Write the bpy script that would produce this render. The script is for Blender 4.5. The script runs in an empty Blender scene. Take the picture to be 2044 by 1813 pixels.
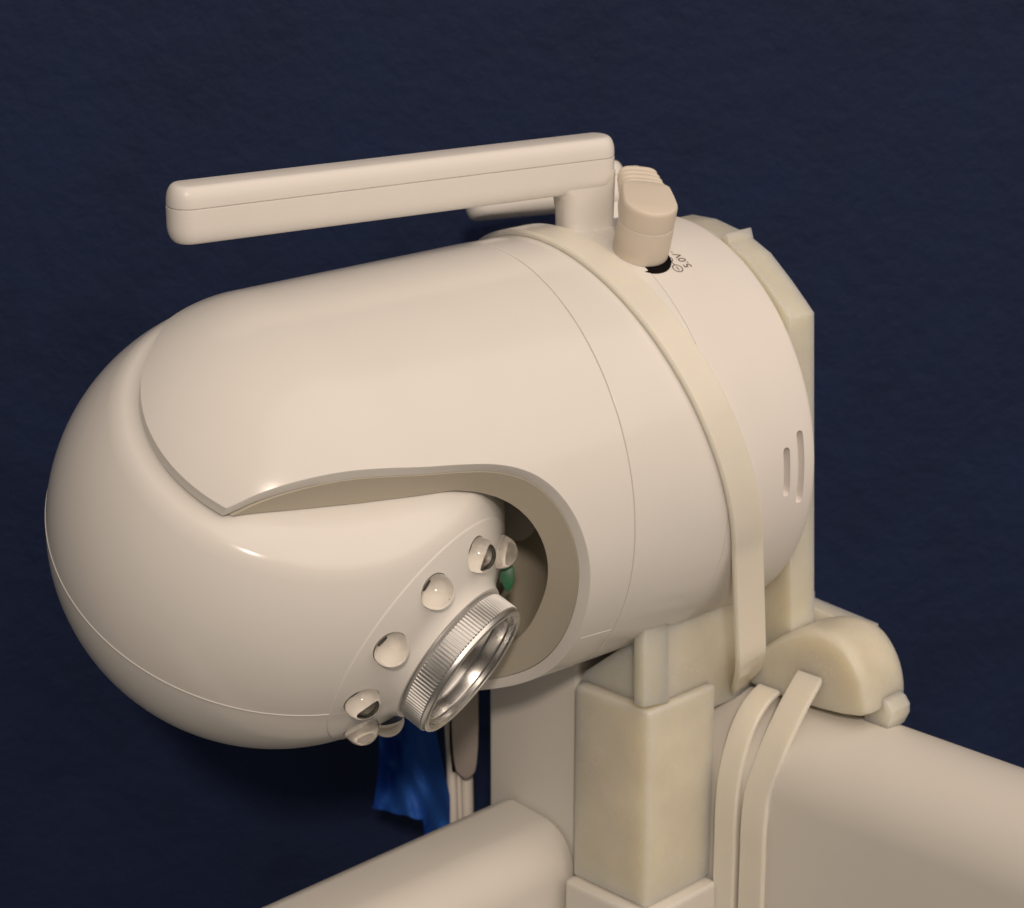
import bpy, bmesh, math, random
import numpy as np
from mathutils import Vector, Matrix

random.seed(4)
S = bpy.context.scene
COL = S.collection
V = lambda *p: np.array(p, float)
def nrm(a): a = np.asarray(a, float); return a / np.linalg.norm(a)

# ------------------------------------------------------------------ camera, world, lamp, exposure
# All lengths below are millimetres in a frame at the lens: x right, y up, z away.
# W() turns that frame into the upright world in metres (the lens looks 17 degrees down).
F, CX, CY = 4200.0, 1022.0, 906.5
PITCH = math.radians(17)
SP, CP = math.sin(PITCH), math.cos(PITCH)
HC = 1.80
def W(P):
    P = np.asarray(P, float)
    return np.stack([P[..., 0], P[..., 1]*SP + P[..., 2]*CP, P[..., 1]*CP - P[..., 2]*SP], -1)*0.001 + V(0, 0, HC)
cam_d = bpy.data.cameras.new('Camera'); cam = bpy.data.objects.new('Camera', cam_d); COL.objects.link(cam)
cam.location = (0, 0, HC); cam.rotation_euler = (math.pi/2 - PITCH, 0, 0)
cam_d.sensor_width = 36; cam_d.lens = 36*F/2044; cam_d.clip_start = 0.02; cam_d.clip_end = 50
cam_d.dof.use_dof = True; cam_d.dof.focus_distance = 0.408; cam_d.dof.aperture_fstop = cam_d.lens/2.3
S.camera = cam
wd = bpy.data.worlds.new('World'); S.world = wd; wd.use_nodes = True
wd.node_tree.nodes['Background'].inputs[0].default_value = (1.0, 0.88, 0.75, 1)
wd.node_tree.nodes['Background'].inputs[1].default_value = 0.10
def lamp(name, P, aim, size, energy, col, shape='DISK'):
    d = bpy.data.lights.new(name, 'AREA'); d.shape = shape; d.size = size; d.energy = energy; d.color = col
    o = bpy.data.objects.new(name, d); COL.objects.link(o); L = Vector(W(P)); o.location = L;
    o.rotation_euler = (Vector(W(aim))-L).to_track_quat('-Z', 'Y').to_euler(); return o
_cl = lamp('ceiling_lamp', V(40, 490, -1720), V(0, 0, 440), 0.16, 17.5, (1, 0.83, 0.695))          # small lamp over the photographer's head
lamp('shaded_lamp', V(480, 520, -210), V(0, 0, 440), 1.35, 7.0, (1, 0.83, 0.695))             # broad soft light from the right
S.view_settings.view_transform = 'Standard'; S.view_settings.look = 'None'
S.view_settings.exposure = 0.05; S.view_settings.gamma = 1; S.view_settings.use_curve_mapping = False

# ------------------------------------------------------------------ materials
def mat(name, col, rough=0.4, metal=0.0, spec=0.5, sss=0, sssr=(1, 1, 1), sscale=0.003, trans=0, ior=1.45, coat=0, bump=None, mottle=None, glint=None):
    m = bpy.data.materials.new(name); m.use_nodes = True
    nt = m.node_tree; b = nt.nodes['Principled BSDF']; I = b.inputs
    I['Base Color'].default_value = (*col, 1); I['Roughness'].default_value = rough; I['Metallic'].default_value = metal
    I['Specular IOR Level'].default_value = spec; I['IOR'].default_value = ior
    I['Subsurface Weight'].default_value = sss; I['Subsurface Radius'].default_value = sssr; I['Subsurface Scale'].default_value = sscale
    I['Transmission Weight'].default_value = trans; I['Coat Weight'].default_value = coat
    tc = nt.nodes.new('ShaderNodeTexCoord')
    if mottle:
        sc, amt = mottle
        n = nt.nodes.new('ShaderNodeTexNoise'); n.inputs['Scale'].default_value = sc; n.inputs['Detail'].default_value = 6
        nt.links.new(tc.outputs['Object'], n.inputs['Vector'])
        mx = nt.nodes.new('ShaderNodeMix'); mx.data_type = 'RGBA'
        mx.inputs[6].default_value = (*[c*(1-amt) for c in col], 1); mx.inputs[7].default_value = (*[min(1, c*(1+amt)) for c in col], 1)
        nt.links.new(n.outputs['Fac'], mx.inputs[0]); nt.links.new(mx.outputs[2], I['Base Color'])
        rr = nt.nodes.new('ShaderNodeMapRange'); rr.inputs[3].default_value = max(0.02, rough*0.8); rr.inputs[4].default_value = min(1, rough*1.2)
        nt.links.new(n.outputs['Fac'], rr.inputs[0]); nt.links.new(rr.outputs[0], I['Roughness'])
    if glint:
        vo = nt.nodes.new('ShaderNodeTexVoronoi'); vo.inputs['Scale'].default_value = glint
        nt.links.new(tc.outputs['Object'], vo.inputs['Vector'])
        n2 = nt.nodes.new('ShaderNodeTexNoise'); n2.inputs['Scale'].default_value = glint*0.13
        nt.links.new(tc.outputs['Object'], n2.inputs['Vector'])
        sb = nt.nodes.new('ShaderNodeMath'); sb.operation = 'MULTIPLY_ADD'; sb.inputs[1].default_value = -0.9; sb.inputs[2].default_value = 0.55
        nt.links.new(n2.outputs['Fac'], sb.inputs[0])
        lt = nt.nodes.new('ShaderNodeMath'); lt.operation = 'ADD'; nt.links.new(vo.outputs['Distance'], lt.inputs[0]); nt.links.new(sb.outputs[0], lt.inputs[1])
        mr = nt.nodes.new('ShaderNodeMapRange'); mr.inputs[1].default_value = 0.12; mr.inputs[2].default_value = 0.26; mr.inputs[3].default_value = 0.3; mr.inputs[4].default_value = 0.0
        nt.links.new(lt.outputs[0], mr.inputs[0])
        mx2 = nt.nodes.new('ShaderNodeMix'); mx2.data_type = 'RGBA'; mx2.inputs[7].default_value = (0.97, 0.92, 0.82, 1)  # sparkle of the print: glints mixed into the base colour as pale flecks
        nt.links.new(mx.outputs[2], mx2.inputs[6]); nt.links.new(mr.outputs[0], mx2.inputs[0]); nt.links.new(mx2.outputs[2], I['Base Color'])
    last = None
    for (sc, st, dist, det) in (bump or []):
        n = nt.nodes.new('ShaderNodeTexNoise'); n.inputs['Scale'].default_value = sc; n.inputs['Detail'].default_value = det
        nt.links.new(tc.outputs['Object'], n.inputs['Vector'])
        bp = nt.nodes.new('ShaderNodeBump'); bp.inputs['Strength'].default_value = st; bp.inputs['Distance'].default_value = dist
        nt.links.new(n.outputs['Fac'], bp.inputs['Height'])
        if last: nt.links.new(last.outputs[0], bp.inputs['Normal'])
        last = bp
    if last: nt.links.new(last.outputs[0], I['Normal'])
    return m
M_white = mat('white_gloss_plastic', (0.785, 0.77, 0.735), 0.17, spec=0.32, mottle=(90, 0.02), bump=[(260, 0.04, 0.0003, 3)])
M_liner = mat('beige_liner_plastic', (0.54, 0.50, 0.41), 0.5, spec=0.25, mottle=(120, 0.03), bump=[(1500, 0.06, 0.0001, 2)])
M_base = mat('white_matte_plastic', (0.80, 0.775, 0.745), 0.5, spec=0.25, mottle=(120, 0.02), bump=[(2500, 0.08, 0.0001, 2)])
M_ant = mat('white_antenna_plastic', (0.785, 0.765, 0.73), 0.33, spec=0.4, mottle=(120, 0.02), bump=[(2200, 0.06, 0.0001, 2)])
M_plug = mat('cream_rubber', (0.74, 0.67, 0.57), 0.5, sss=0.3, sssr=(1, .8, .5), sscale=0.002, spec=0.35, mottle=(150, 0.03))
M_nylon = mat('cream_nylon', (0.84, 0.79, 0.69), 0.2, sss=0.65, sssr=(1, .8, .5), sscale=0.003, spec=0.45, mottle=(110, 0.03), bump=[(400, 0.06, 0.0003, 2)])
M_print = mat('translucent_print', (0.75, 0.71, 0.585), 0.33, trans=0.1, sss=1.0, sssr=(1, .85, .55), sscale=0.012, spec=0.4, mottle=(95, 0.16), glint=900, bump=[(900, 0.25, 0.0003, 4), (3500, 0.5, 0.00012, 2)])
M_paint = mat('white_frame_paint', (0.72, 0.70, 0.65), 0.45, spec=0.35, mottle=(60, 0.03), bump=[(700, 0.05, 0.0002, 3)])
M_wall = mat('navy_wall_paint', (0.0105, 0.0195, 0.058), 0.7, spec=0.2, mottle=(40, 0.32), bump=[(190, 0.55, 0.0012, 4), (620, 0.35, 0.0004, 3)])
M_alu = mat('knurled_aluminium', (0.70, 0.70, 0.69), 0.34, metal=1, mottle=(300, 0.06))
M_chrome = mat('polished_ring', (0.62, 0.615, 0.60), 0.26, metal=1, mottle=(300, 0.05))
M_glass = mat('clear_dome', (1, 0.98, 0.95), 0.015, trans=1, ior=1.47)
M_cup = mat('led_reflector', (0.90, 0.87, 0.81), 0.35, mottle=(400, 0.03))
M_lens = mat('lens_glass', (0.02, 0.02, 0.022), 0.05, spec=0.6, mottle=(80, 0.05))
M_chip = mat('dark_chip', (0.03, 0.018, 0.018), 0.4, mottle=(600, 0.1))
M_black = mat('black_void', (0.006, 0.005, 0.005), 0.8, spec=0.1, mottle=(200, 0.1))
M_ink = mat('printed_ink', (0.16, 0.115, 0.11), 0.6, mottle=(3000, 0.3))
M_green = mat('green_board', (0.012, 0.10, 0.04), 0.4, mottle=(500, 0.3))
M_tape = mat('blue_tape', (0.026, 0.125, 0.50), 0.6, spec=0.35, mottle=(160, 0.18), bump=[(500, 0.35, 0.0008, 5)])
M_cable = mat('white_cable', (0.70, 0.66, 0.60), 0.4, mottle=(200, 0.04))
M_grey = mat('grey_plastic', (0.34, 0.30, 0.27), 0.5, mottle=(150, 0.06))

# ------------------------------------------------------------------ object helpers
LOC = {}
def tag(o, label, cat, group=None):
    o['label'] = label; o['category'] = cat
    if group: o['group'] = group
    return o
def thing(name, P, label, cat, group=None):
    o = bpy.data.objects.new(name, None); COL.objects.link(o); o.empty_display_size = 0.01
    o.location = Vector(W(P)); LOC[o.name] = W(P)
    return tag(o, label, cat, group)
def root_of(o):
    while o.parent: o = o.parent
    return o
def obj(name, data, m, parent=None, smooth=35, origin=None):
    """data = (verts in lens-frame mm, faces). Links ONE mesh object under parent."""
    vs, fs = data
    w = W(np.asarray(vs, float))
    off = LOC[root_of(parent).name] if parent else (W(origin) if origin is not None else w.mean(0))
    me = bpy.data.meshes.new(name)
    me.from_pydata((w - off).tolist(), [], [tuple(int(i) for i in f) for f in fs]); me.update()
    bm = bmesh.new(); bm.from_mesh(me)
    bmesh.ops.remove_doubles(bm, verts=bm.verts, dist=1e-6)
    bmesh.ops.recalc_face_normals(bm, faces=bm.faces)
    th = math.radians(smooth)
    for f in bm.faces: f.smooth = True
    for e in bm.edges:
        if len(e.link_faces) == 2 and e.calc_face_angle(0) > th: e.smooth = False
    bm.to_mesh(me); bm.free(); me.materials.append(m)
    o = bpy.data.objects.new(name, me); COL.objects.link(o)
    if parent: o.parent = parent
    else:
        o.location = Vector(off); LOC[o.name] = off
    return o
def join(*ds):
    vs, fs = [], []
    for v, f in ds:
        k = len(vs); vs += [list(p) for p in v]; fs += [[i+k for i in q] for q in f]
    return vs, fs
def lathe(O, A, prof, n=96, X=None, rfun=None, caps=True):
    A = nrm(A); X = nrm(np.cross(A, V(0.3, 0.9, 0.2))) if X is None else X; Y = np.cross(A, X)
    vs, fs = [], []
    for (h, r) in prof:
        for k in range(n):
            a = 2*math.pi*k/n; rr = r if rfun is None else rfun(r, h, k)
            vs.append(O + A*h + rr*(math.cos(a)*X + math.sin(a)*Y))
    for i in range(len(prof)-1):
        for k in range(n):
            j = (k+1) % n
            fs.append((i*n+k, i*n+j, (i+1)*n+j, (i+1)*n+k))
    if caps: fs.append(tuple(range(n))[::-1]); fs.append(tuple((len(prof)-1)*n+k for k in range(n)))
    return vs, fs
def offset_poly(pts, d):
    """inset a closed 2-D polygon by d (vertex normals)."""
    p = np.asarray(pts, float); n = len(p); out = []
    area = sum(p[i][0]*p[(i+1) % n][1]-p[(i+1) % n][0]*p[i][1] for i in range(n))
    sg = 1 if area > 0 else -1
    for i in range(n):
        a = nrm(p[i]-p[i-1]); b = nrm(p[(i+1) % n]-p[i])
        na, nb = sg*V(-a[1], a[0]), sg*V(-b[1], b[0])
        k = na+nb; out.append(p[i]+k*(2*d/max(0.4, k@k))*0.5*(1 if True else 0)*1.0 if k@k > 1e-6 else p[i]+na*d)
    return np.array(out)
def rounded_prism(O, X, Y, Z, outline, z0, z1, r0=0.6, r1=0.6, seg=4):
    """outline (x,y) swept from z0 to z1 along Z with rounded rims r0 / r1."""
    lay = []
    for k in range(seg+1):
        a = math.pi/2*k/seg
        lay.append((r0*(1-math.sin(a)), z0+r0*(1-math.cos(a))))
    for k in range(seg+1):
        a = math.pi/2*(1-k/seg)
        lay.append((r1*(1-math.sin(a)), z1-r1*(1-math.cos(a))))
    vs, fs = [], []; n = len(outline)
    for ins, z in lay:
        for (x, y) in (offset_poly(outline, ins) if ins > 1e-6 else outline): vs.append(O+X*x+Y*y+Z*z)
    for i in range(len(lay)-1):
        for k in range(n):
            j = (k+1) % n; fs.append((i*n+k, i*n+j, (i+1)*n+j, (i+1)*n+k))
    fs.append(tuple(range(n))[::-1]); fs.append(tuple((len(lay)-1)*n+k for k in range(n)))
    return vs, fs
def rrect(x0, x1, y0, y1, r, seg=6):
    out = []
    rs = r if isinstance(r, (list, tuple)) else [r]*4     # corners: x1y1, x0y1, x0y0, x1y0
    for (cx, cy, a0), q in zip(((x1, y1, 0), (x0, y1, 90), (x0, y0, 180), (x1, y0, 270)), rs):
        sx = -1 if cx == x1 else 1; sy = -1 if cy == y1 else 1
        for k in range(seg+1):
            a = math.radians(a0+90*k/seg)
            out.append((cx+sx*q+q*math.cos(a), cy+sy*q+q*math.sin(a)))
    return out
def smooth_poly(pts, it=2, closed=True):
    p = [np.asarray(q, float) for q in pts]
    for _ in range(it):
        o = []
        n = len(p)
        for i in range(n if closed else n-1):
            a, b = p[i], p[(i+1) % n]; o += [a*.75+b*.25, a*.25+b*.75]
        if not closed: o = [p[0]]+o+[p[-1]]
        p = o
    return p
def ribbon(path, normals, w, th, bev=0.35, widths=None):
    """flat strap: path points, outward normals, width w, thickness th."""
    vs, fs = [], []; n = len(path)
    cs = [(-w/2, bev), (-w/2, th-bev), (-w/2+bev, th), (w/2-bev, th), (w/2, th-bev), (w/2, bev), (w/2-bev, 0), (-w/2+bev, 0)]
    for i in range(n):
        T = nrm(path[min(i+1, n-1)]-path[max(i-1, 0)]); N = nrm(normals[i]-T*(normals[i]@T)); B = np.cross(T, N)
        for x, y in cs: vs.append(path[i]+B*x+N*y)
    m = len(cs)
    for i in range(n-1):
        for k in range(m):
            j = (k+1) % m; fs.append((i*m+k, i*m+j, (i+1)*m+j, (i+1)*m+k))
    fs.append(tuple(range(m))[::-1]); fs.append(tuple((n-1)*m+k for k in range(m)))
    return vs, fs
def tube(path, r, n=14):
    vs, fs = [], []; path = [np.asarray(p, float) for p in path]; L = len(path); up = V(0.31, 0.2, 0.93)
    for i in range(L):
        T = nrm(path[min(i+1, L-1)]-path[max(i-1, 0)]); X = nrm(np.cross(T, up)); Y = np.cross(T, X)
        rr = r[i] if isinstance(r, (list, tuple)) else r
        for k in range(n):
            a = 2*math.pi*k/n; vs.append(path[i]+rr*(math.cos(a)*X+math.sin(a)*Y))
    for i in range(L-1):
        for k in range(n):
            j = (k+1) % n; fs.append((i*n+k, i*n+j, (i+1)*n+j, (i+1)*n+k))
    fs.append(tuple(range(n))[::-1]); fs.append(tuple((L-1)*n+k for k in range(n)))
    return vs, fs
def at(px, py, z): return V((px-CX)/F*z, -(py-CY)/F*z, z)
def ray(px, py): return nrm(at(px, py, 1.0))
def on_plane(px, py, P0, N):
    d = ray(px, py); return d*((P0@N)/(d@N))
def tmp(data):
    me = bpy.data.meshes.new('tmp'); me.from_pydata([tuple(p) for p in data[0]], [], [tuple(f) for f in data[1]]); me.update()
    bm = bmesh.new(); bm.from_mesh(me); bmesh.ops.recalc_face_normals(bm, faces=bm.faces)
    bmesh.ops.triangulate(bm, faces=[f for f in bm.faces if len(f.verts) > 4]); bm.to_mesh(me); bm.free()
    o = bpy.data.objects.new('tmp', me); COL.objects.link(o); return o
def carve(data, cutters, op='DIFFERENCE'):
    """exact boolean difference of data by every cutter; returns mesh data in the same frame."""
    o = tmp(data); cs = [tmp(c) for c in cutters]
    for c in cs:
        md = o.modifiers.new('b', 'BOOLEAN'); md.operation = op; md.solver = 'EXACT'; md.object = c
    bpy.context.view_layer.update()
    me = bpy.data.meshes.new_from_object(o.evaluated_get(bpy.context.evaluated_depsgraph_get()))
    out = ([np.array(v.co) for v in me.vertices], [tuple(p.vertices) for p in me.polygons])
    for x in [o]+cs: bpy.data.objects.remove(x)
    return out
def box(O, X, Y, Z, x0, x1, y0, y1, z0, z1):
    vs = [O+X*x+Y*y+Z*z for z in (z0, z1) for y in (y0, y1) for x in (x0, x1)]
    return vs, [(0, 1, 3, 2), (4, 6, 7, 5), (0, 4, 5, 1), (2, 3, 7, 6), (0, 2, 6, 4), (1, 5, 7, 3)]

# ------------------------------------------------------------------ the frame of the camera unit
C0 = V(-47.435, -13.344, 426.275)                 # centre of the ball
A = nrm(V(0.82392, 0.22483, 0.52020))             # from the ball to the mounting base
E1 = nrm(V(0, 0, -1)-A*(V(0, 0, -1)@A)); E2 = V(0, 1, 0); E2 = nrm(E2-A*(E2@A)-E1*(E2@E1))
def rad(deg): r = math.radians(deg); return math.cos(r)*E1+math.sin(r)*E2
Q, MM = rad(35), rad(-55)                         # tilt axis of the ball, middle of the fork opening
D = nrm(0.37702*A+0.92620*MM)                     # where the lens looks
def cyl(deg, t, r): return C0+A*t+rad(deg)*r

# ------------------------------------------------------------------ wall
nw = nrm(V(0.10, -SP*0.99, -CP))                  # upright wall behind everything, turned a little
u_w = nrm(np.cross(nw, V(0, CP, -SP))); v_w = np.cross(u_w, nw)
P_w = V(0, 0, 548)
vs, fs = box(P_w, u_w, v_w, -nw, -700, 700, -600, 600, 0, 20)
wall = obj('wall', (vs, fs), M_wall); wall['kind'] = 'structure'
wall['label'] = 'dark navy textured wall behind the white camera'

# ------------------------------------------------------------------ corner frame of white rails
U = V(0, CP, -SP)                                 # up
HF = V(0, SP, CP)                                 # level, away from the viewer
c45 = math.cos(math.radians(45))
R1 = V(1, 0, 0)*c45-HF*c45                        # along the right rail, towards the viewer
R2 = -V(1, 0, 0)*c45-HF*c45                       # along the left rail, towards the viewer
PB = at(1297, 1425, 450)                          # near top corner of the printed block
def fr(r1, r2, u): return PB+R1*r1+R2*r2+U*u
frame = thing('corner_frame', fr(-30, -30, -60), 'white painted corner frame, two rounded rails meeting at a square post', 'frame')
# post: face towards R2
pf = -4.0
obj('post', rounded_prism(fr(0, 0, 0), R1, R2, U, rrect(-53.5, -25, pf-40, pf, 1.2, 4), -90, 14, 0.8, 0.8), M_paint, frame)
# right rail: profile in (R2, U), swept along R1
RR, RU, RF = 17.0, -22.6, -22.5                    # rounding, height of its centre, face
prof = [(RF, -80)]
for k in range(25):
    a = math.pi*k/24; prof.append((RF-RR*(1-math.cos(a)), RU+RR*math.sin(a)))
prof.append((RF-2*RR, -80))
obj('rail', rounded_prism(fr(0, 0, 0), R2, U, R1, prof, -20, 190, 0.5, 0.5), M_paint, frame)
# left rail: profile in (R1, U), swept along R2
zt = -37.5
prof = [(-24.5, -95)]
for k in range(13):
    a = math.pi/2*k/12; prof.append((-24.5-11*(1-math.cos(a)), zt-11+11*math.sin(a)))
prof += [(-44, zt+0.8)]
for k in range(7):
    a = math.pi/2*k/6; prof.append((-44-6*math.sin(a), zt-5.2+6*math.cos(a)))
prof.append((-50, -95))
obj('rail', rounded_prism(fr(0, 0, 0), R1, U, R2, prof, pf+0.6, 190, 0.9, 0.5), M_paint, frame)
obj('ledge', rounded_prism(fr(0, 0, 0), R1, R2, U, rrect(-22.5, 2.8, -21.5, 2.8, 1.5, 4), -75, -47.2, 0.8, 1.2), M_paint, frame)

# ------------------------------------------------------------------ printed bracket
brk = thing('mounting_bracket', fr(-11, -11, -43), 'translucent cream printed bracket clamped on the white corner and holding the camera', 'bracket')
obj('corner_block', rounded_prism(fr(0, 0, 0), R1, R2, U, rrect(-22, 0, -22, 0, [1.1, .5, .5, .5], 4), -46.6, 0, 0.4, 0.9), M_print, brk)
def plate_from_pixels(pts, P0, N, Zd, z0, z1, r=0.5, sm=0, r1=None, seg=3):
    X = nrm(np.cross(N, V(0.1, 0.9, 0.1))); Y = np.cross(N, X)
    ol = []
    for p in pts:
        q = on_plane(*p, P0, N)-P0; ol.append((q@X, q@Y))
    if sm: ol = [tuple(p) for p in smooth_poly(ol, sm)]
    return rounded_prism(P0, X, Y, Zd, ol, z0, z1, r, r if r1 is None else r1, seg)
# web under the body, facing left, and the one facing right
obj('web', plate_from_pixels([(1152, 1368), (1168, 1340), (1225, 1303), (1296, 1250), (1304, 1246), (1304, 1402), (1290, 1408)], fr(0, -3.2, 0), R2, -R2, 0, 4), M_print, brk)
obj('rib', plate_from_pixels([(1287, 1238), (1336, 1225), (1337, 1404), (1287, 1414)], fr(-0.8, 0, 0), R1, -R1, 0, 3.4, 0.8), M_print, brk)
obj('web', plate_from_pixels([(1325, 1250), (1420, 1212), (1478, 1180), (1560, 1150), (1628, 1180), (1628, 1262), (1585, 1300), (1550, 1345), (1535, 1385), (1520, 1371), (1430, 1412), (1325, 1440)], fr(-2.2, 0, 0), R1, -R1, 0, 9, 0.7), M_print, brk)
# back plate: round saddle behind the base, square to the camera axis
bpP = C0+A*112.0
obj('back_plate', plate_from_pixels([(1330, 470), (1385, 428), (1432, 437), (1470, 455), (1487, 462), (1500, 454), (1505, 476), (1540, 505), (1582, 560), (1610, 600), (1626, 624), (1626, 900), (1626, 1262), (1560, 1300), (1470, 1310), (1420, 1240), (1400, 1100), (1330, 800), (1300, 600)], bpP, A, A, -6.8, 0, 0.4), M_print, brk)
# little flange behind the lug
obj('flange', plate_from_pixels([(1570, 1190), (1612, 1208), (1728, 1256), (1727, 1275), (1680, 1300), (1570, 1300)], fr(6, -50, 6), nrm(R2+0.2*U), -R2, 0, 5, 0.4), M_print, brk)
# lug bulging over the right rail
lug_pts = [(1480, 1372), (1480, 1330), (1526, 1285), (1580, 1260), (1632, 1258), (1680, 1282), (1714, 1336), (1730, 1396), (1728, 1450)]
obj('lug', plate_from_pixels(lug_pts, fr(0, -34, 0), R2, -R2, 0, 16.5, 3.0, 2, 5.5, 8), M_print, brk)
obj('lug_foot', plate_from_pixels([(1745, 1392), (1768, 1396), (1786, 1430), (1766, 1468), (1720, 1466), (1725, 1410)], fr(0, -40, 0), R2, -R2, 0, 7, 1.0, 1), M_print, brk)

# ------------------------------------------------------------------ security camera
sc_ = thing('security_camera', C0+A*60, 'white swivel security camera with ball head, glass dome lights and ribbed metal lens', 'security camera')
# fork opening: outline on the shell as (t, angle from the middle of the opening)
half = [(-60, 62), (-34, 61.7), (-26.2, 61.7), (-20.6, 63.0), (-9, 62.2), (1, 60.2), (10, 57.8), (18, 56.2), (26, 54.0), (32, 50.5), (36, 46.2), (39, 41.0), (41.2, 35.5), (43.2, 28), (44.4, 20), (44.9, 10), (45.0, 0)]
hs = smooth_poly([V(t, 47.0*math.radians(g)) for t, g in half], 2, False)
def outline_offset(d):
    out = []
    for i, p in enumerate(hs):
        T = nrm(hs[min(i+1, len(hs)-1)]-hs[max(i-1, 0)]); N = V(T[1], -T[0])   # N points into the opening or out
        if i == len(hs)-1: N = V(-1, 0)
        q = p+N*d; out.append((q[0], math.degrees(q[1]/47.0)))
    return out
def rsurf(t): return 47.1 if t > 0 else math.sqrt(max(46.5**2-t*t, 100))+0.6*max(0, 1-abs(t)/46.5)**3
def loft_layer(d, rf, nj=25):
    L = []
    for (t, g) in outline_offset(d):
        for j in range(nj):
            a = g*(1-2*j/(nj-1)); r = rsurf(t)*rf
            L.append(C0+A*t+r*(math.cos(math.radians(a))*MM+math.sin(math.radians(a))*Q))
    return L
nj = 25
lay = [loft_layer(-1.0, 1.07), loft_layer(-0.1, 1.003), loft_layer(0.25, 0.993), loft_layer(1.15, 0.950), loft_layer(1.15, 0.78)]
ni = len(hs); vs = sum(lay, []); fs = []
def gi(l, i, j): return l*ni*nj+i*nj+j
for l in (0, len(lay)-1):
    for i in range(ni-1):
        for j in range(nj-1): fs.append((gi(l, i, j), gi(l, i+1, j), gi(l, i+1, j+1), gi(l, i, j+1)))
for l in range(len(lay)-1):
    for i in range(ni-1):
        for j in (0, nj-1): fs.append((gi(l, i, j), gi(l+1, i, j), gi(l+1, i+1, j), gi(l, i+1, j)))
    for j in range(nj-1):
        fs.append((gi(l, 0, j), gi(l+1, 0, j), gi(l+1, 0, j+1), gi(l, 0, j+1)))
# collapse the tip row (near and far edges meet there at angle 0)
loft = (vs, fs)
# straight channel below the lip, running from arm to arm
ch = []
for (t, g) in outline_offset(1.25):
    ch.append((t, rsurf(t)*0.9515*math.cos(math.radians(g))))
ch = [p for p in ch]
ch = ch+[(ch[-1][0], 46.0), (-60, 46.0)]
chan = ([C0+A*t+MM*m+Q*q for q in (-58, 58) for (t, m) in ch], [])
nc = len(ch); chan[1].append(tuple(range(nc))[::-1]); chan[1].append(tuple(range(nc, 2*nc)))
for k in range(nc): chan[1].append((k, (k+1) % nc, nc+(k+1) % nc, nc+k))
# cavity round the ball and the lens
def rho(q): return 56.0*(1-(abs(q)/35.0)**2.5)**0.4
cav = lathe(C0, Q, [(q, rho(q)) for q in np.linspace(-31.3, 31.3, 41)], 96, A)
slab = box(C0, A, MM, Q, -60, 4, -60, 60, -31.3, 31.3)
def arm_ring(q0, q1):                            # everything of the arm outside its round end
    n = 72; vs, fs = [], []
    pts = [(32.2*math.cos(math.radians(a)), 32.2*math.sin(math.radians(a))) for a in np.linspace(90, 222, n)]
    tx, ty = -math.sin(math.radians(222)), math.cos(math.radians(222))     # the back edge leaves the round end along its tangent
    ol = pts+[(pts[-1][0]+tx*45, pts[-1][1]+ty*45), (-62, pts[-1][1]+ty*45), (-62, 62), (0, 62)]
    k = len(ol)
    for q in (q0, q1): vs += [C0+A*t+MM*m+Q*q for (t, m) in ol]
    fs += [tuple(range(k))[::-1], tuple(range(k, 2*k))]+[(i, (i+1) % k, k+(i+1) % k, k+i) for i in range(k)]
    return vs, fs
sp = [(-46.5*math.cos(math.radians(a)), 46.5*math.sin(math.radians(a))) for a in np.linspace(1.5, 90, 46)]
sp = [(t, r+0.6*(1-abs(t)/46.5)**3) for t, r in sp]
prof = sp+[(t, 47.1) for t in np.linspace(2, 54, 27)]
prof += [(54.7, 47.1), (54.86, 47.0), (54.9, 46.6), (55.12, 46.6), (55.16, 46.95), (55.35, 47.05)]+[(t, 47.05-0.35*(t-56)/24) for t in np.linspace(57, 79.4, 13)]+[(79.5, 46.6), (79.5, 30)]
inner = lathe(C0, A, [(t*0.952, r*0.952) for t, r in sp]+[(53, 47.1*0.952), (53, 10)], 160, E1)
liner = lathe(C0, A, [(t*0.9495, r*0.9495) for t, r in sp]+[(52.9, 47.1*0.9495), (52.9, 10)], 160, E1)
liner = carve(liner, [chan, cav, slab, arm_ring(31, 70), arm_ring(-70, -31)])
body = lathe(C0, A, prof, 160, E1)
body = carve(body, [inner, slab, arm_ring(31, 70), arm_ring(-70, -31)])
BODY_LIP = True
try:
    b2 = carve(body, [loft])
    if len(b2[0]) > 2000: body = b2
except Exception as e: print('lip failed', e)
shell = obj('body_shell', body, M_white, sc_, 28)
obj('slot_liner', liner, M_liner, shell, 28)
# mould line on the shell
obj('mould_line', ribbon([cyl(-57.0-0.1*k, 46.2+k, 47.02) for k in np.linspace(0, 8.2, 9)], [rad(-57)]*9, 0.22, 0.16, 0.05), M_white, shell)

# mounting base: round drum with two vent slots
def rb(t): return 46.6-1.3*(t-79.5)/25
prof = [(79.6, 30), (79.6, 46.6)]+[(t, rb(t)) for t in np.linspace(80, 103.3, 10)]+[(103.9, rb(104)-.1), (104.3, rb(104)-.3), (104.5, 44.6), (104.5, 30)]
drum = lathe(C0, A, prof, 160, E1)
def slot(t, g0, g1, w):
    out = []
    n = 9; gs = np.linspace(g0, g1, n); d = math.degrees((w/2)/45.2)
    ol = [(t-w/2, g) for g in gs]
    ol += [(t-w/2*math.cos(a), g1+d*math.sin(a)) for a in np.linspace(0, math.pi, 9)[1:-1]]
    ol += [(t+w/2, g) for g in gs[::-1]]
    ol += [(t+w/2*math.cos(a), g0-d*math.sin(a)) for a in np.linspace(0, math.pi, 9)[1:-1]]
    k = len(ol); vs = [cyl(g, tt, r) for r in (43.3, 47) for tt, g in ol]
    return vs, [tuple(range(k))[::-1], tuple(range(k, 2*k))]+[(i, (i+1) % k, k+(i+1) % k, k+i) for i in range(k)]
drum = carve(drum, [slot(96.1, -29.5, -18.2, 1.9), slot(100.2, -33.0, -14.8, 1.9)])
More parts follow.
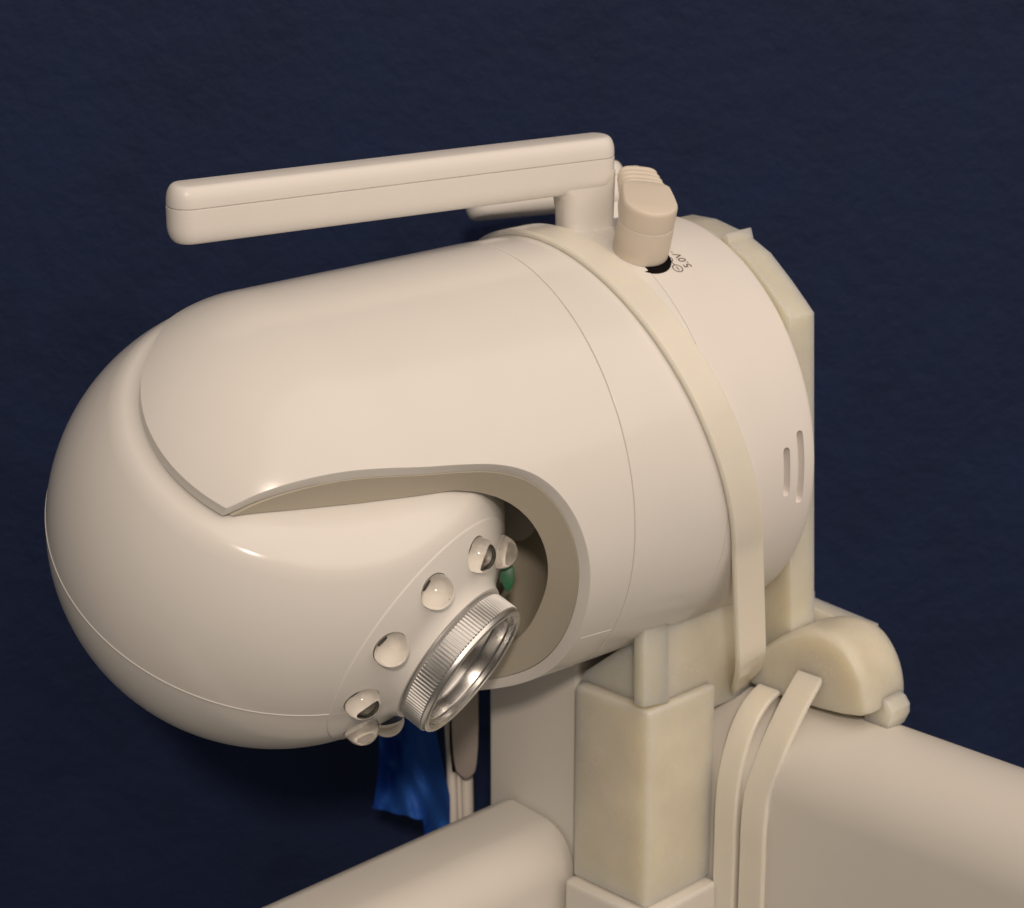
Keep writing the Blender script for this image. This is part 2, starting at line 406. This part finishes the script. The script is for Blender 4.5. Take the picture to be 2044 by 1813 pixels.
base = obj('mounting_base', drum, M_base, sc_, 28)
# power port under the plug
PT, PG = 81.2, 47.5
obj('power_port', lathe(cyl(PG-2.7, PT+0.55, 45.35), rad(PG-2.7), [(0, 5.7), (1.12, 5.7), (1.15, 5.6)], 32), M_black, base)

# printed letters and polarity sign on the base
def on_base(x, y, lift): return cyl(41.0+math.degrees(x/45.2), 89.7-y, rb(89.7-y)+lift)     # x runs up the drum, y towards the ball
def text_mesh(s, size, x0, y0, bold=0.02):
    cu = bpy.data.curves.new('t', 'FONT'); cu.body = s; cu.size = size; cu.offset = bold; cu.extrude = 0; cu.align_x = 'CENTER'
    o = bpy.data.objects.new('t', cu); COL.objects.link(o); bpy.context.view_layer.update()
    me = bpy.data.meshes.new_from_object(o.evaluated_get(bpy.context.evaluated_depsgraph_get()))
    vs = [(v.co.x+x0, v.co.y+y0) for v in me.vertices]; fs = [tuple(p.vertices) for p in me.polygons]
    bpy.data.objects.remove(o); return vs, fs
def flat_ring(cx, cy, r, w, a0=0, a1=360, n=28):
    vs, fs = [], []
    for k in range(n+1):
        a = math.radians(a0+(a1-a0)*k/n)
        for rr in (r-w/2, r+w/2): vs.append((cx+rr*math.cos(a), cy+rr*math.sin(a)))
    for k in range(n): fs.append((2*k, 2*k+1, 2*k+3, 2*k+2))
    return vs, fs
def flat_bar(x0, y0, x1, y1, w):
    d = nrm(V(x1-x0, y1-y0))*w/2; n = V(-d[1], d[0])
    p = [V(x0, y0)+n, V(x0, y0)-n, V(x1, y1)-n, V(x1, y1)+n]
    return [tuple(q) for q in p], [(0, 1, 2, 3)]
flat = join(text_mesh('5.0V', 2.75, 0.1, -0.9), flat_bar(3.0, 0.5, 3.6, 0.5, 0.2), flat_bar(4.6, -0.1, 5.2, -0.1, 0.2))
obj('lettering', ([on_base(x, y, 0.05) for x, y, *_ in flat[0]], flat[1]), M_ink, base)
flat = join(flat_ring(-2.0, 2.9, 1.1, 0.24), flat_bar(-2.6, 2.9, -1.4, 2.9, 0.24), flat_bar(-0.9, 2.9, 0.35, 2.9, 0.22), flat_ring(1.15, 2.9, 0.8, 0.22, 60, 300), flat_ring(1.15, 2.9, 0.18, 0.36), flat_bar(1.3, 2.9, 3.2, 2.9, 0.22))
obj('polarity_sign', ([on_base(x, y, 0.05) for x, y, *_ in flat[0]], flat[1]), M_ink, base)

# ball head: turned round the tilt axis, flat on both sides, fine parting ridge
def ball_profile():
    p = [(-31.0, 24.0), (-30.9, 30.0)]
    cr = [(-29.35, 34.6), (-28.9, 35.4), (-28.3, 36.05)]
    p += cr
    q = -27.6
    while q < 27.7:
        r = math.sqrt(46**2-q*q); p.append((q, r)); q += 1.2
    fine = [(-3.55, 0), (-3.3, .02), (-3.18, .14), (-3.02, .14), (-2.9, .02), (-2.65, 0)]
    p = [x for x in p if not (-3.7 < x[0] < -2.5)]
    p += [(x, math.sqrt(46**2-x*x)+e) for x, e in fine]
    p += [(-a, b) for a, b in cr]+[(30.9, 30.0), (31.0, 24.0)]
    return sorted(p)
ph0, hL, rL = -153.80468878, 41.756, 22.715
Lu = nrm(np.cross(D, V(0, 0, 1))); Lv = np.cross(D, Lu)
led_pos = []
for k in range(10):
    th = ph0-2*math.pi*k/10
    rd = math.cos(th)*Lu+math.sin(th)*Lv
    nd = nrm(D*hL+rd*rL); ax = nrm(nd*0.8+D*0.45)
    led_pos.append((k, C0+nd*46.2, ax, rd))
holes = [lathe(O, ax, [(-3.4, 3.62), (6, 3.62)], 40) for k, O, ax, rd in led_pos]
head = obj('ball_head', carve(lathe(C0, Q, ball_profile(), 200, A), holes), M_white, sc_, 40)
# face plate with the lens collar
fp = [(36.6, 27.25), (37.15, 27.25), (37.32, 27.12)]
for r in np.linspace(26.8, 19.5, 9): fp.append((math.sqrt(46.12**2-r*r), r))
fp += [(42.3, 18.3), (42.9, 17.3), (43.6, 16.5), (44.4, 15.95), (45.0, 15.7), (45.1, 15.0), (44.0, 12)]
plate = obj('face_plate', carve(lathe(C0, D, fp, 120, np.cross(D, Q)), holes), M_white, head, 50)
# lens barrel
def knurl(r, h, k): return r+(0.0 if not (46.0 < h < 50.3) else (0.16 if k % 4 in (0, 1) else -0.16))
lp = [(43.5, 14.2), (45.25, 14.2), (45.3, 14.75), (45.9, 15.0), (46.1, 15.0), (50.2, 15.0), (50.4, 14.75), (50.55, 14.7), (51.2, 14.7), (51.45, 14.45), (51.5, 13.95), (51.4, 13.7)]
lens = obj('lens_ring', lathe(C0, D, lp+[(44.4, 13.45)], 480, np.cross(D, Q), knurl), M_alu, sc_, 20)
obj('inner_ring', lathe(C0, D, [(51.35, 13.75), (50.9, 13.25), (50.1, 13.2), (49.9, 12.5), (49.7, 12.45), (47.6, 12.35), (47.45, 11.6), (47.2, 11.5), (45.2, 11.3), (45.0, 12.6), (51.2, 13.8)], 120, caps=False), M_chrome, lens)
obj('lens_glass', lathe(C0, D, [(44.0, 11.2)]+[(44.6+2.4*(1-(r/11.2)**2), r) for r in np.linspace(11.2, 0.2, 12)], 64), M_lens, lens)
# ten dome lights
dome_prof = [(-3.0, 0.4), (-3.0, 3.2), (-2.8, 3.42)]+[(h, 3.5) for h in (-2, -1, -0.2)]+[(3.5*math.sin(math.radians(a)), 3.5*math.cos(math.radians(a))) for a in np.linspace(2, 89, 24)]
for k, O, ax, rd in led_pos:
    led = obj('dome_light', lathe(O, ax, dome_prof, 56), M_glass, sc_, 50)
    obj('reflector_cup', lathe(O, ax, [(-2.7, 2.0), (-0.75, 3.08), (-0.85, 2.85), (-2.45, 1.1), (-2.5, 0.3)], 40), M_cup, led)
    obj('light_chip', lathe(O-ax*2.3+rd*0.2, ax, [(0, 0.8), (0.7, 0.8), (0.75, 0.5)], 12), M_chip, led)
g0 = at(1012, 1152, (C0+D*38+(math.cos(ph0)*Lu+math.sin(ph0)*Lv)*22)[2]+1.0)
lf = [(0.2, 3.2), (-1.3, 1.2), (-1.5, 0), (-0.6, -2.2), (0.2, -3.2), (1.1, -2.0), (1.6, 0.4), (1.2, 2.4)]
obj('circuit_board', rounded_prism(g0, V(1, 0, 0), V(0, 1, 0), V(0, 0, 1), [tuple(p) for p in smooth_poly(lf, 2)], 0, 1.2, 0.2, 0.2), M_green, head)

# antennas: L-shaped paddles
def antenna(right, left, up, side_hint, depth, hgt, foot, post_w, name_parent):
    b = nrm(left-right); up = nrm(up-b*(up@b)); sd = nrm(np.cross(b, up))
    if sd[2] > 0: sd = -sd
    L = np.linalg.norm(left-right)
    # plan outline in (b, sd): rounded
    ol = rrect(0, L, -depth/2, depth/2, depth*0.47, 8)
    seam = hgt*0.13
    a = obj('antenna', rounded_prism(right, b, sd, up, ol, -hgt/2, seam-0.17, hgt*0.3, 0.08, 6), M_ant, name_parent, 35)
    ol2 = [tuple(p) for p in offset_poly(ol, 0.12)]
    obj('antenna_cover', rounded_prism(right, b, sd, up, ol2, seam+0.08, hgt/2, 0.12, hgt*0.3, 6), M_ant, a, 35)
    core = [tuple(p) for p in offset_poly(ol, 0.8)]
    obj('antenna_core', rounded_prism(right, b, sd, up, core, seam-1.5, seam+1.5, 0.1, 0.1, 2), M_base, a, 35)
    return a, b, up, sd
upA = nrm(V(0.02, 0.93, -0.36))
rA, lA = at(1219, 319, 452), at(335, 429, 404)
ant, b, up, sd = antenna(rA, lA, upA, None, 8.6, 11.5, None, 13, sc_)
# post with a flared root blending into the paddle
post = []
for k, (dz, wl) in enumerate(((-1.5, 20), (-3.6, 17.0), (-5.2, 14.6), (-7.0, 13.2), (-10, 12.6), (-14, 12.4), (-30, 12.4))):
    post.append((dz, wl))
vs, fs = [], []; n = None
for dz, wl in post:
    ol = rrect(0.0, wl, -3.9, 3.9, 2.8, 5); n = len(ol)
    for x, y in ol: vs.append(rA+b*x+sd*y+up*dz)
for i in range(len(post)-1):
    for k in range(n): fs.append((i*n+k, i*n+(k+1) % n, (i+1)*n+(k+1) % n, (i+1)*n+k))
fs += [tuple(range(n)), tuple((len(post)-1)*n+k for k in range(n))[::-1]]
obj('antenna_post', (vs, fs), M_ant, ant, 40)
# far antenna, seen below the near one
rF, lF = at(1246, 366, 500), at(928, 394, 488)
ant2, b2_, up2, sd2 = antenna(rF, lF, V(0, 0.97, 0.1), None, 9, 10.5, None, 12, sc_)
vs, fs = [], []
for dz in (-2, -34):
    ol = rrect(0.5, 12, -3.6, 3.6, 2.6, 5); n = len(ol)
    for x, y in ol: vs.append(rF+b2_*x+sd2*y+up2*dz)
fs = [(k, (k+1) % n, n+(k+1) % n, n+k) for k in range(n)]+[tuple(range(n)), tuple(range(n, 2*n))[::-1]]
obj('antenna_post', (vs, fs), M_ant, ant2, 40)

# ------------------------------------------------------------------ power plug
rp = rad(PG); tg = nrm(-math.sin(math.radians(PG))*E1+math.cos(math.radians(PG))*E2+0.55*A); tg = nrm(tg-rp*(tg@rp)); sdp = np.cross(tg, rp)
Pp = cyl(PG-0.2, PT+0.7, 46.4)
plug = thing('power_plug', Pp, 'cream right-angle power plug with ribbed neck pushed into the camera base', 'plug')
ol = []
for a in np.linspace(180, 360, 19): ol.append((5.85*math.cos(math.radians(a)), 5.85*math.sin(math.radians(a))))
ol += [(5.6, 4.0), (5.0, 8.6), (-5.0, 8.6), (-5.6, 4.0)]
lo_ol = [(5.95*math.cos(a), 5.95*math.sin(a)) for a in np.linspace(0, 2*math.pi, 41)[:-1]]
obj('plug_barrel', rounded_prism(Pp, sdp, tg, rp, lo_ol, 0, 7.6, 0.6, 0.25), M_plug, plug)
obj('plug_body', rounded_prism(Pp, sdp, tg, rp, [tuple(p) for p in smooth_poly(ol, 2)], 7.3, 12.6, 0.3, 1.1), M_plug, plug)
rel = []
for k in range(33):
    s = k/32; y = 8.0+9.6*s; w = 4.75-0.9*s+0.32*math.cos(s*4*2*math.pi+math.pi); rel.append((y, w))
vs, fs = [], []; n = 28
for y, w in rel:
    for k in range(n):
        a = 2*math.pi*k/n; ca, sa = math.cos(a), math.sin(a)
        x = w*math.copysign(abs(ca)**0.6, ca); z = 9.6-0.08*(y-8)+w*0.62*math.copysign(abs(sa)**0.6, sa)
        vs.append(Pp+sdp*x+tg*y+rp*z)
for i in range(len(rel)-1):
    for k in range(n): fs.append((i*n+k, i*n+(k+1) % n, (i+1)*n+(k+1) % n, (i+1)*n+k))
fs += [tuple(range(n)), tuple((len(rel)-1)*n+k for k in range(n))[::-1]]
obj('ribbed_neck', (vs, fs), M_plug, plug, 60)
e0 = Pp+tg*15+rp*9.2
obj('cable', tube(smooth_poly([e0, e0+tg*6-rp*1, e0+tg*11-rp*9+A*6, e0+tg*11-rp*24+A*16, e0+tg*4-rp*44+A*18], 3, False), 1.7), M_cable, plug)

# ------------------------------------------------------------------ cable ties
pth, nor = [], []
for g in np.linspace(170, -41, 90):
    r = 46.72
    e1c, e2c = r*math.cos(math.radians(g)), r*math.sin(math.radians(g))
    t = 81.2-0.085*e1c-0.240*e2c
    pth.append(C0+A*t+rad(g)*r); nor.append(rad(g))
T = nrm(pth[-1]-pth[-4])
T = nrm(T*0.9+V(0.0, -0.2, 0.0))
for s in np.linspace(2, 40, 18): pth.append(pth[89]+T*s+V(0, 0, 1)*0.9*max(0, s-29)**1.25); nor.append(nor[89])
zt1 = obj('cable_tie', ribbon(pth, nor, 7.9, 1.5, 0.4), M_nylon, None, 25)
tag(zt1, 'wide cream cable tie wrapped around the drum of the white camera', 'cable tie')
def rail_tie(s, w, u_low, P1, P2, lift, lean=0.12):
    """up the rail face, then one smooth curve over its shoulder to P2 in (r2, u)."""
    p = [(RF, u) for u in np.linspace(u_low, -38, 14)]
    P0, P1, P2 = V(RF, -36), V(*P1), V(*P2)
    for k in range(0, 33):
        t = k/32; q = P0*(1-t)**2+P1*2*t*(1-t)+P2*t*t; p.append((q[0], q[1]))
    pts, nn = [], []
    for i, (a_, b) in enumerate(p):
        T = nrm(V(*p[min(i+1, len(p)-1)])-V(*p[max(i-1, 0)])); n_ = V(T[1], -T[0])
        pts.append(fr(s+lean*max(0, b-RU), a_+lift*n_[0], b+lift*n_[1])); nn.append(R2*n_[0]+U*n_[1])
    return ribbon(pts, nn, w, 1.4, 0.4)
zt2 = obj('cable_tie', rail_tie(12.4, 7.0, -62, (RF+1.0, -12.5), (-37.5, 5.5), 0.3, 0.16), M_nylon, None, 25)
tag(zt2, 'cream cable tie around the right rail, its end running up into the bracket lug', 'cable tie')
zt3 = obj('cable_tie', rail_tie(4.6, 6.2, -60, (RF+1.2, -1.0), (-40.5, -4.0), 0.3, 0.05), M_nylon, None, 25)
tag(zt3, 'short-showing cream cable tie squeezed between the printed block and another rail tie', 'cable tie')

# ------------------------------------------------------------------ things behind the camera
# blue tape: thin folded strip
def strip_sheet(rows, th=0.3):
    """rows: list of rows of (px,py,z); a thin bent sheet with real thickness."""
    nr, ncol = len(rows), len(rows[0]); vs = [at(*p) for r in rows for p in r]
    vs += [v+V(0, 0, th) for v in vs]; N = nr*ncol; fs = []
    for i in range(nr-1):
        for j in range(ncol-1):
            a = i*ncol+j; q = (a, a+1, a+ncol+1, a+ncol); fs += [q, tuple(N+x for x in q[::-1])]
    bd = [(0, j, 0, j+1) for j in range(ncol-1)]+[(nr-1, j+1, nr-1, j) for j in range(ncol-1)]+[(i+1, 0, i, 0) for i in range(nr-1)]+[(i, ncol-1, i+1, ncol-1) for i in range(nr-1)]
    for a, b_, c, d in bd:
        p, q = a*ncol+b_, c*ncol+d; fs.append((q, p, N+p, N+q))
    return vs, fs
rows = []
for i, s in enumerate(np.linspace(0, 1, 30)):
    y = 1425+s*265
    xl = 748+8*math.sin(s*5)+14*max(0, 0.35-s); xr = 862+36*min(1, s*1.6)
    ye = y if s < 0.72 else 1616+(y-1616)*0.12
    row = []
    for j, f in enumerate(np.linspace(0, 1, 30)):
        x = xl+(xr-xl)*f
        z = 535-34*max(0, f-0.15)-2.6*math.sin(f*11+s*5)+1.2*math.sin(f*23-s*17)+13*(1-s)*math.sin(math.pi*f)
        yy = y if f > 0.68 else (min(y, 1612+40*f+1.5*math.sin(f*25)))
        row.append((x, yy, z))
    rows.append(row)
tp = obj('masking_tape', strip_sheet(rows), M_tape, None, 50)
tag(tp, 'crumpled strip of blue masking tape hanging below the ball head', 'tape')
# pale cables running down beside the post
cb = thing('cable_bundle', at(920, 1640, 506), 'pale flat cables running down between blue tape and white post', 'cables')
for (x0, x1, x2, r, z) in ((893, 902, 908, 1.25, 507), (908, 915, 921, 0.9, 509), (925, 932, 934, 1.6, 511)):
    obj('cable', tube(smooth_poly([at(x0, 1380, z), at(x1-3, 1470, z), at(x1, 1560, z), at(x2, 1720, z)], 3, False), r), M_cable, cb)
obj('cable', tube(smooth_poly([at(905, 1400, 505), at(900, 1470, 504), at(907, 1540, 504)], 3, False), 0.5), M_black, cb)
clip = obj('cable_clip', rounded_prism(at(926, 1480, 500), V(1, 0, 0), U, HF, [tuple(p) for p in smooth_poly([(-3.1, 22), (3.6, 22), (3.5, -7.0), (1.2, -10.0), (-0.6, -9.6), (-2.9, -6.6)], 2)], 0, 4, 0.6, 0.6), M_grey, None, 40)
tag(clip, 'grey rounded clip hanging against the cables beside the post', 'clip')
